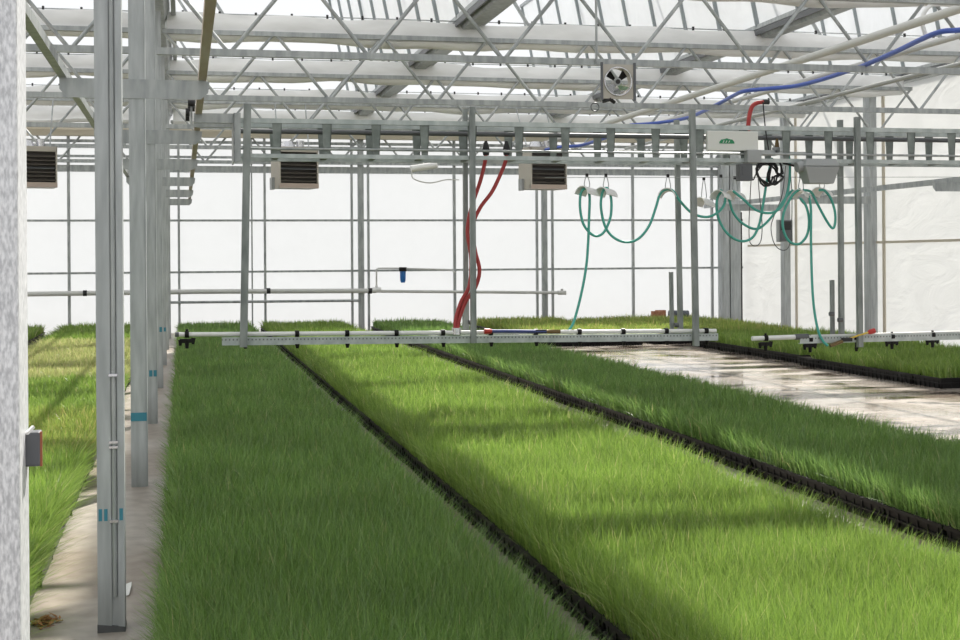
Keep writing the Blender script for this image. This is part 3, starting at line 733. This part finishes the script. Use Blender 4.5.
# ------------------------------------------------------------------ unit heaters
def heater(uc, vt, vb, wpx, label):
    Yh = 24.6
    a = at(uc, vt, Y=Yh); b = at(uc, vb, Y=Yh); d = (a - CAM).dot(FWD); W = wpx * d / F_PX; H = a.z - b.z; D = .5
    cx, cz = a.x, (a.z + b.z) / 2
    t = thing('unit_heater', (cx, Yh, b.z), label, 'heater', 'unit heaters')
    rz = math.radians(14); R = Matrix.Rotation(rz, 3, 'Z'); o = Vector((cx, Yh, cz))
    def P(x, y, z): return o + R @ Vector((x, y, z))
    def bxr(m, x0_, x1_, y0_, y1_, z0_, z1_):
        m.hexa([P(x0_, y0_, z0_), P(x1_, y0_, z0_), P(x1_, y1_, z0_), P(x0_, y1_, z0_), P(x0_, y0_, z1_), P(x1_, y0_, z1_), P(x1_, y1_, z1_), P(x0_, y1_, z1_)])
    w, h = W / 2, H / 2; th = .025
    m = MB(); bxr(m, -w, w, .08, D, -h, h); bxr(m, -w, -w + th, 0, .08, -h, h); bxr(m, w - th, w, 0, .08, -h, h); bxr(m, -w, w, 0, .08, h - .09, h)
    m.build('casing', beige_m, t)
    m = MB(); bxr(m, -w + th, w - th, .06, .081, -h + .05, h - .09); m.build('dark_recess', recess_shade_m, t)  # solid slab, its dark colour stands in for shade inside the recess
    for k in range(7):
        z = -h + .12 + k * (H - .30) / 6
        m = MB(); s0 = [P(-w + th, -.005, z - .006), P(w - th, -.005, z - .006), P(w - th, .065, z + .028), P(-w + th, .065, z + .028)]
        m.hexa(s0 + [v + Vector((0, 0, .010)) for v in s0]); m.build('louver', louver_m if k not in (3,) else steel_dark, t)
    m = MB(); bxr(m, -w, w, -.008, .08, -h, -h + .085); m.build('bottom_lip', pinkmet_m, t)
    m = MB(); m.path([P(-.12, .30, h), P(-.12, .30, h + .12)], [.16, .10], 14); m.path([P(.12, .3, h), P(.12, .3, h + .14)], .07, 12); m.build('flue_collar', chrome_m, t, True)
    m = MB(); bxr(m, -w - .05, -w, .28, .42, -h - .02, -h + .2); m.build('gas_valve_box', greybox_m, t)
    for x in (-w + .08, w - .08):
        p0 = P(x, .3, h); MB().tube(p0, (p0.x, TR_Y[6] - .06, ZT - .04), .012, 8).build('hanger_rod', galv, t)
heater(299, 147, 188, 41, 'unit heater with dark louvers left of centre, behind the ladder frame')
heater(549, 147, 189, 41, 'unit heater with dark louvers under the blue hose, left of the hose saddles')
heater(36, 146, 187, 41, 'unit heater with dark louvers in the left bay beside the nearest post')
q = at(424, 166.5, Y=24.3)
t = thing('tube_fixture', q, 'small white tubular fixture hanging between the two middle heaters', 'light fixture')
MB().path([q + Vector((-.24, 0, -.045)), q + Vector((.24, 0, .03))], .062, 14).build('white_tube', pvc_white, t, True)
MB().path(spline([q + Vector((-.22, 0, -.05)), q + Vector((-.2, 0, -.22)), q + Vector((.1, 0, -.30)), q + Vector((.4, 0, -.24)), q + Vector((.65, 0, -.24))], 5), .012, 6).build('cable', pvc_grey, t, True)
MB().tube(q + Vector((0, 0, .05)), (q.x, TR_Y[6] - .04, ZC), .01, 6).build('hanger_rod', galv, t)

# ------------------------------------------------------------------ pipes on the back wall
yp = YB - .22
def zp(v, u): return at(u, v, Y=yp)
t = thing('water_main_pipe', zp(291, 300), 'long pale pipe running low along the white back wall', 'pipe')
MB().path([zp(295, -40), zp(293.7, 60), zp(291.6, 200), zp(290.8, 376)], .052, 12).build('thick_pipe', pvc_grey, t, True)
MB().tube(zp(291.2, 374), zp(292.7, 563), .034, 12).build('thin_pipe', pvc_grey, t, True)
for u, v in ((85, 293.2), (268.5, 290.9), (370, 290.9)):
    a = zp(v, u); MB().path([a - Vector((.04, 0, 0)), a + Vector((.04, 0, 0))], .062, 12).build('black_coupling', blackr, t, True)
a = zp(292.7, 562); MB().path([a - Vector((.09, 0, 0)), a + Vector((.09, 0, 0))], .05, 10).path([a, a + Vector((0, 0, .09))], .03, 8).build('end_tee', pvc_grey, t, True)
a = zp(290, 376.5); MB().path([a - Vector((.10, 0, 0)), a + Vector((.10, 0, 0))], .06, 10).path([a, a + Vector((0, 0, .10))], [.05, .03], 8).build('branch_tee', pvc_white, t, True)
MB().path([zp(289, 376.5), zp(269.5, 376.5), zp(268.3, 378.5), zp(268.3, 400), zp(269.8, 452), zp(273, 455)], .018, 8).build('branch_pipe', pvc_grey, t, True)
tag(MB().tube(zp(302.7, 150), zp(300.6, 359), .03, 10).build('low_wall_pipe', galv, None, True), 'grey pipe below the long pale one on the left part of the back wall', 'pipe')
q = zp(268.5, 402)
t = thing('water_filter', q - Vector((0, .09, .3)), 'blue water filter canister with black cap on the back wall', 'water filter')
o_ = Vector((0, -.115, 0))
MB().path([q + o_ + Vector((0, 0, .03)), q + o_ + Vector((0, 0, -.06))], .085, 16).build('cap', blackp, t, True)
MB().path([q + o_ + Vector((0, 0, -.06)), q + o_ + Vector((0, 0, -.26)), q + o_ + Vector((0, 0, -.31))], [.068, .062, .045], 16).build('canister', filterblue_m, t, True)

# electric box on right wall post
q = at(785, 231, X=XR - .17)
t = thing('electric_box', q, 'grey electric box on the right wall post behind the teal loop', 'electric box')
a, b = at(779, 219.5, Y=26.35), at(793, 242, Y=26.35)
bx1 = min(b.x, XR - .02)
MB().bx(a.x, bx1, 26.36, 26.50, b.z, a.z).build('enclosure', greybox_m, t, bevel=.01)
MB().bx(a.x + .02, bx1 - .01, 26.345, 26.36, b.z + .02, a.z - .02).build('front_cover', dgrey_m, t)
MB().bx(a.x + .04, bx1 - .03, 26.338, 26.345, a.z - .22, a.z - .04).build('window', blackr, t)

# ------------------------------------------------------------------ seedling beds
TRAY_L = .62
def make_tray_mesh(width):
    m = MB(); L = TRAY_L - .012; w = width; hz = .125
    def ringz(z, ins): return [(ins, ins, z), (w - ins, ins, z), (w - ins, L - ins, z), (ins, L - ins, z)]
    r0, r1, r2, r3, r4 = ringz(0, .02), ringz(hz - .02, .006), ringz(hz - .02, -.004), ringz(hz, -.004), ringz(hz, .012)
    r5 = ringz(hz - .03, .014)
    vs = r0 + r1 + r2 + r3 + r4 + r5; fs = [(0, 1, 2, 3)]
    for i in range(5): fs += [(i * 4 + k, i * 4 + (k + 1) % 4, i * 4 + 4 + (k + 1) % 4, i * 4 + 4 + k) for k in range(4)]
    fs += [(20, 21, 22, 23)]
    m.add(vs, fs)
    m.bx(-.002, .01, 0, L, .055, .066); m.bx(0, w, -.002, .01, .055, .066)
    y = .05
    while y < L:
        m.bx(.003, .018, y - .006, y + .006, .0, hz - .02); y += .102
    x = .05
    while x < w:
        m.bx(x - .006, x + .006, .003, .018, 0, hz - .02); x += .102
    return m

def grass_mesh(name, x0, x1, y0, y1, zr, h, dens, material, parent, hfun=None, ov=1.0):
    sl_y = np.arange(y0, y1, .25); X = []; Y = []; Wd = []
    for s in sl_y:
        e = min(s + .25, y1); d = max(3.6, s * .98 + (x0 + x1) / 2 * .21)
        rho = dens * (5.0 / d) ** 1.7 if d > 5 else dens
        rho = max(rho, 900)
        n = int(rho * (e - s) * (x1 - x0))
        X.append(rng.uniform(x0, x1, n)); Y.append(rng.uniform(s, e, n)); Wd.append(np.full(n, min(.0015 * max(1, (d / 5) ** .95), .0085)))
    X = np.concatenate(X); Y = np.concatenate(Y); Wd = np.concatenate(Wd); n = len(X)
    hh = h * rng.normal(1.0, .16, n).clip(.45, 1.4)
    hh *= 1 + .10 * np.sin(X * 3.1 + Y * .9) * np.sin(Y * 2.3 + X)
    if hfun is not None: hh *= hfun(X, Y)
    th = rng.uniform(0, 2 * np.pi, n); lean = np.abs(rng.normal(.0, .55, n)).clip(0, 1.25) * hh
    lx, ly = lean * np.cos(th), lean * np.sin(th)
    el = np.clip(1 - (X - x0) / .10, 0, 1); er = np.clip(1 - (x1 - X) / .10, 0, 1); ef = np.clip(1 - (Y - y0) / .10, 0, 1)
    lx += (er - el) * hh * rng.uniform(.0, .42, n) * ov; ly -= ef * hh * rng.uniform(0, .45, n)
    lx = np.clip(X + lx, x0 - .115, x1 + .115 * ov) - X; ly = np.clip(Y + ly, y0 - .11, y1 + .11) - Y
    fa = rng.uniform(0, 2 * np.pi, n); wx, wy = np.cos(fa) * Wd, np.sin(fa) * Wd
    hz = hh * np.sqrt(np.clip(1 - .62 * (lean / hh) ** 2, .12, 1))
    V = np.empty((n, 5, 3), np.float32)
    V[:, 0] = np.stack([X - wx, Y - wy, np.full(n, zr)], 1); V[:, 1] = np.stack([X + wx, Y + wy, np.full(n, zr)], 1)
    mx, my, mz = X + lx * .32, Y + ly * .32, zr + hz * .64
    V[:, 2] = np.stack([mx + wx * .85, my + wy * .85, mz], 1); V[:, 3] = np.stack([mx - wx * .85, my - wy * .85, mz], 1)
    V[:, 4] = np.stack([X + lx, Y + ly, zr + hz], 1)
    off = wloc(parent); V -= np.array(off, np.float32)
    me = bpy.data.meshes.new(name); me.vertices.add(n * 5); me.vertices.foreach_set('co', V.ravel())
    b = np.arange(n, dtype=np.int32)[:, None] * 5
    loops = np.concatenate([b + np.array([[0, 1, 2, 3]]), b + np.array([[3, 2, 4]])], 1).astype(np.int32)
    me.loops.add(n * 7); me.loops.foreach_set('vertex_index', loops.ravel())
    me.polygons.add(n * 2); st = np.stack([np.arange(n) * 7, np.arange(n) * 7 + 4], 1).astype(np.int32)
    me.polygons.foreach_set('loop_start', st.ravel())
    me.update(calc_edges=True); me.validate()
    at_ = me.attributes.new('blade', 'FLOAT', 'POINT'); at_.data.foreach_set('value', np.repeat(rng.uniform(0, 1, n).astype(np.float32), 5))
    me.materials.append(material)
    o = bpy.data.objects.new(name, me); COL.objects.link(o); o.parent = parent; o['kind'] = 'stuff'
    return n

total = 0
def bed(x0, x1, y0, y1, h, material, label, dens=19000, hfun=None, patches=None, ov=1.0):
    global total
    t = thing('seedling_bed', ((x0 + x1) / 2, y0, 0), label, 'seedling bed', 'beds of grass-like seedlings')
    y = y0; base = None
    while y < y1 - .1:
        if base is None:
            m = make_tray_mesh(x1 - x0); m.v = [(a + x0, b + y0, c) for a, b, c in m.v]; base = m.build('tray', blackp, t); bl0 = base.location.copy()
        else:
            c = base.copy(); COL.objects.link(c); c.parent = t; c.location = bl0 + Vector((random.uniform(-.006, .006), y - y0, 0))
        y += TRAY_L
    ye = y - .012
    MB().bx(x0 + .012, x1 - .012, y0 + .012, ye - .012, .095, .118).build('soil', soil_m, t)
    for (ya, yb, mt, hs) in (patches or [(y0, y1, material, 1)]):
        total += grass_mesh('grass', x0 + .005, x1 - .005, max(ya, y0), min(yb, ye), .117, h * hs, dens, mt, t, hfun, ov)
    return t
bed(-.09, 1.34, 3.3, 28.9, .165, grass_shaded, 'dark green seedling bed right of the posts, whole bed in shade')
bed(1.62, 3.26, 3.3, 28.9, .165, grass_yellow_green, 'bright sunlit seedling bed with dark shadow bands, middle of the picture')
bed(3.92, 5.34, 4.6, 28.6, .165, grass_shaded, 'dark green seedling bed left of the wet concrete floor')
bed(6.15, 8.02, 22.9, 28.8, .165, grass_pale, 'pale short bed behind the boom at the end of the wet floor')
bed(8.25, 11.1, 22.95, 28.4, .165, grass_pale, 'pale bed in the far right corner below the corner column')
bed(8.60, 11.1, 14.2, 17.5, .165, grass_yellow_green, 'nearer seedling bed under the right spray bar, with the black tray corner at its end')
bed(8.72, 11.1, 18.1, 22.4, .165, grass_yellow_green, 'farther seedling bed behind the right spray bar, along the wet floor')
bed(-2.36, -.66, 3.0, 28.8, .165, grass_pale, 'sunlit yellow-green bed left of the path and posts', patches=[(3, 9.6, grass_yellow_green, 1.2), (9.6, 12.4, grass_pale, 1.0), (12.4, 16.0, grass_yellow_green, .95), (16.0, 24, grass_straw, .85), (24, 29, grass_yellow_green, 1)], ov=2.6)
bed(-4.6, -2.75, 12, 28.6, .17, grass_yellow_green, 'seedling bed at the far left beyond the narrow gap')

# ------------------------------------------------------------------ odds and ends
lf = MB(); c0 = at(45, 624, Z=0)
for k in range(70):
    a = random.uniform(0, 6.28); r = abs(random.gauss(0, .045)); p0 = Vector((c0.x + r * math.cos(a) * .9, c0.y + r * math.sin(a) * 1.2, .004 + max(0, .03 - r * .4) * random.random()))
    b = random.uniform(0, 6.28); L = random.uniform(.012, .028); e = Vector((math.cos(b), math.sin(b), random.uniform(-.1, .5))) * L; s_ = Vector((-math.sin(b), math.cos(b), .1)) * L * .35
    q = [p0 - e, p0 + s_, p0 + e, p0 - s_]
    lf.add([*q, *[v + Vector((0, 0, .002)) for v in q]], [(0, 1, 2, 3), (7, 6, 5, 4), (0, 4, 5, 1), (1, 5, 6, 2), (2, 6, 7, 3), (3, 7, 4, 0)])
o = tag(lf.build('leaf_litter', leaf_m), 'small heap of orange dead leaves on the concrete path', 'dead leaves'); o['kind'] = 'stuff'
c0 = at(127, 590, Z=0)
pc = MB(); pc.add([(c0.x - .012, c0.y - .13, .003), (c0.x + .014, c0.y - .12, .006), (c0.x + .02, c0.y, .02), (c0.x + .016, c0.y + .13, .008), (c0.x - .008, c0.y + .11, .004), (c0.x - .006, c0.y, .012)], [(0, 1, 2, 5), (5, 2, 3, 4)])
o = pc.build('paper_scrap', paper_m); sm = o.modifiers.new('thick', 'SOLIDIFY'); sm.thickness = .0015
tag(o, 'white scrap of paper on the path beside the conduit post', 'paper')
p0, p1 = at(649, 318, Y=29.2), at(690, 318, Y=29.2)
zt0 = at(660, 311, Y=29.2).z; bz = 0
for k, (a, b, top, m_, nm, lab) in enumerate(((650, 661, 311.0, terracotta_m, 'clay_block', 'left brown clay block on the ledge by the back wall'), (656, 672, 310.2, terracotta_m, 'clay_block', 'right brown clay block, beside the dark roll by the back wall'))):
    A = at(a, top, Y=29.15); B_ = at(b, 320, Y=29.15); yy = 29.0 + .14 * k
    tag(MB().bx(A.x, A.x + .24, yy, yy + .1, 0, A.z).build(nm, m_, None, bevel=.01), lab, 'block', 'brown blocks')
A, B_ = at(669, 314, Y=29.2), at(688, 314, Y=29.2)
t = thing('dark_roll', (A.x, 29.2, 0), 'dark grey drum lying at the foot of the back wall', 'drum')
MB().path([A, B_], .085, 16).build('drum', slate_m, t, True)
MB().bx(A.x + .02, B_.x - .02, 29.15, 29.25, 0, A.z - .05).build('stand', steel_dark, t)

print('blades', total)

# ------------------------------------------------------------------ light
w = bpy.data.worlds.new('world'); S.world = w; w.use_nodes = True
bg = w.node_tree.nodes['Background']; bg.inputs['Color'].default_value = (.97, .985, 1.0, 1); bg.inputs['Strength'].default_value = .93
sd = bpy.data.lights.new('sun', 'SUN'); sun = bpy.data.objects.new('sun', sd); COL.objects.link(sun)
el, az = math.radians(43.7), math.radians(28.5)
to_sun = Vector((math.sin(az) * math.cos(el), math.cos(az) * math.cos(el), math.sin(el)))
sun.rotation_euler = to_sun.to_track_quat('Z', 'Y').to_euler(); sun.location = (8, 20, 30)
sd.energy = 7.6; sd.angle = math.radians(1.0); sd.color = (1.0, .96, .88)

S.cycles.max_bounces = 10; S.cycles.diffuse_bounces = 5; S.cycles.transmission_bounces = 6; S.cycles.transparent_max_bounces = 8
S.view_settings.view_transform = 'Standard'; S.view_settings.look = 'None'
S.view_settings.gamma = 1.0; S.view_settings.exposure = 0.14; S.view_settings.use_curve_mapping = False
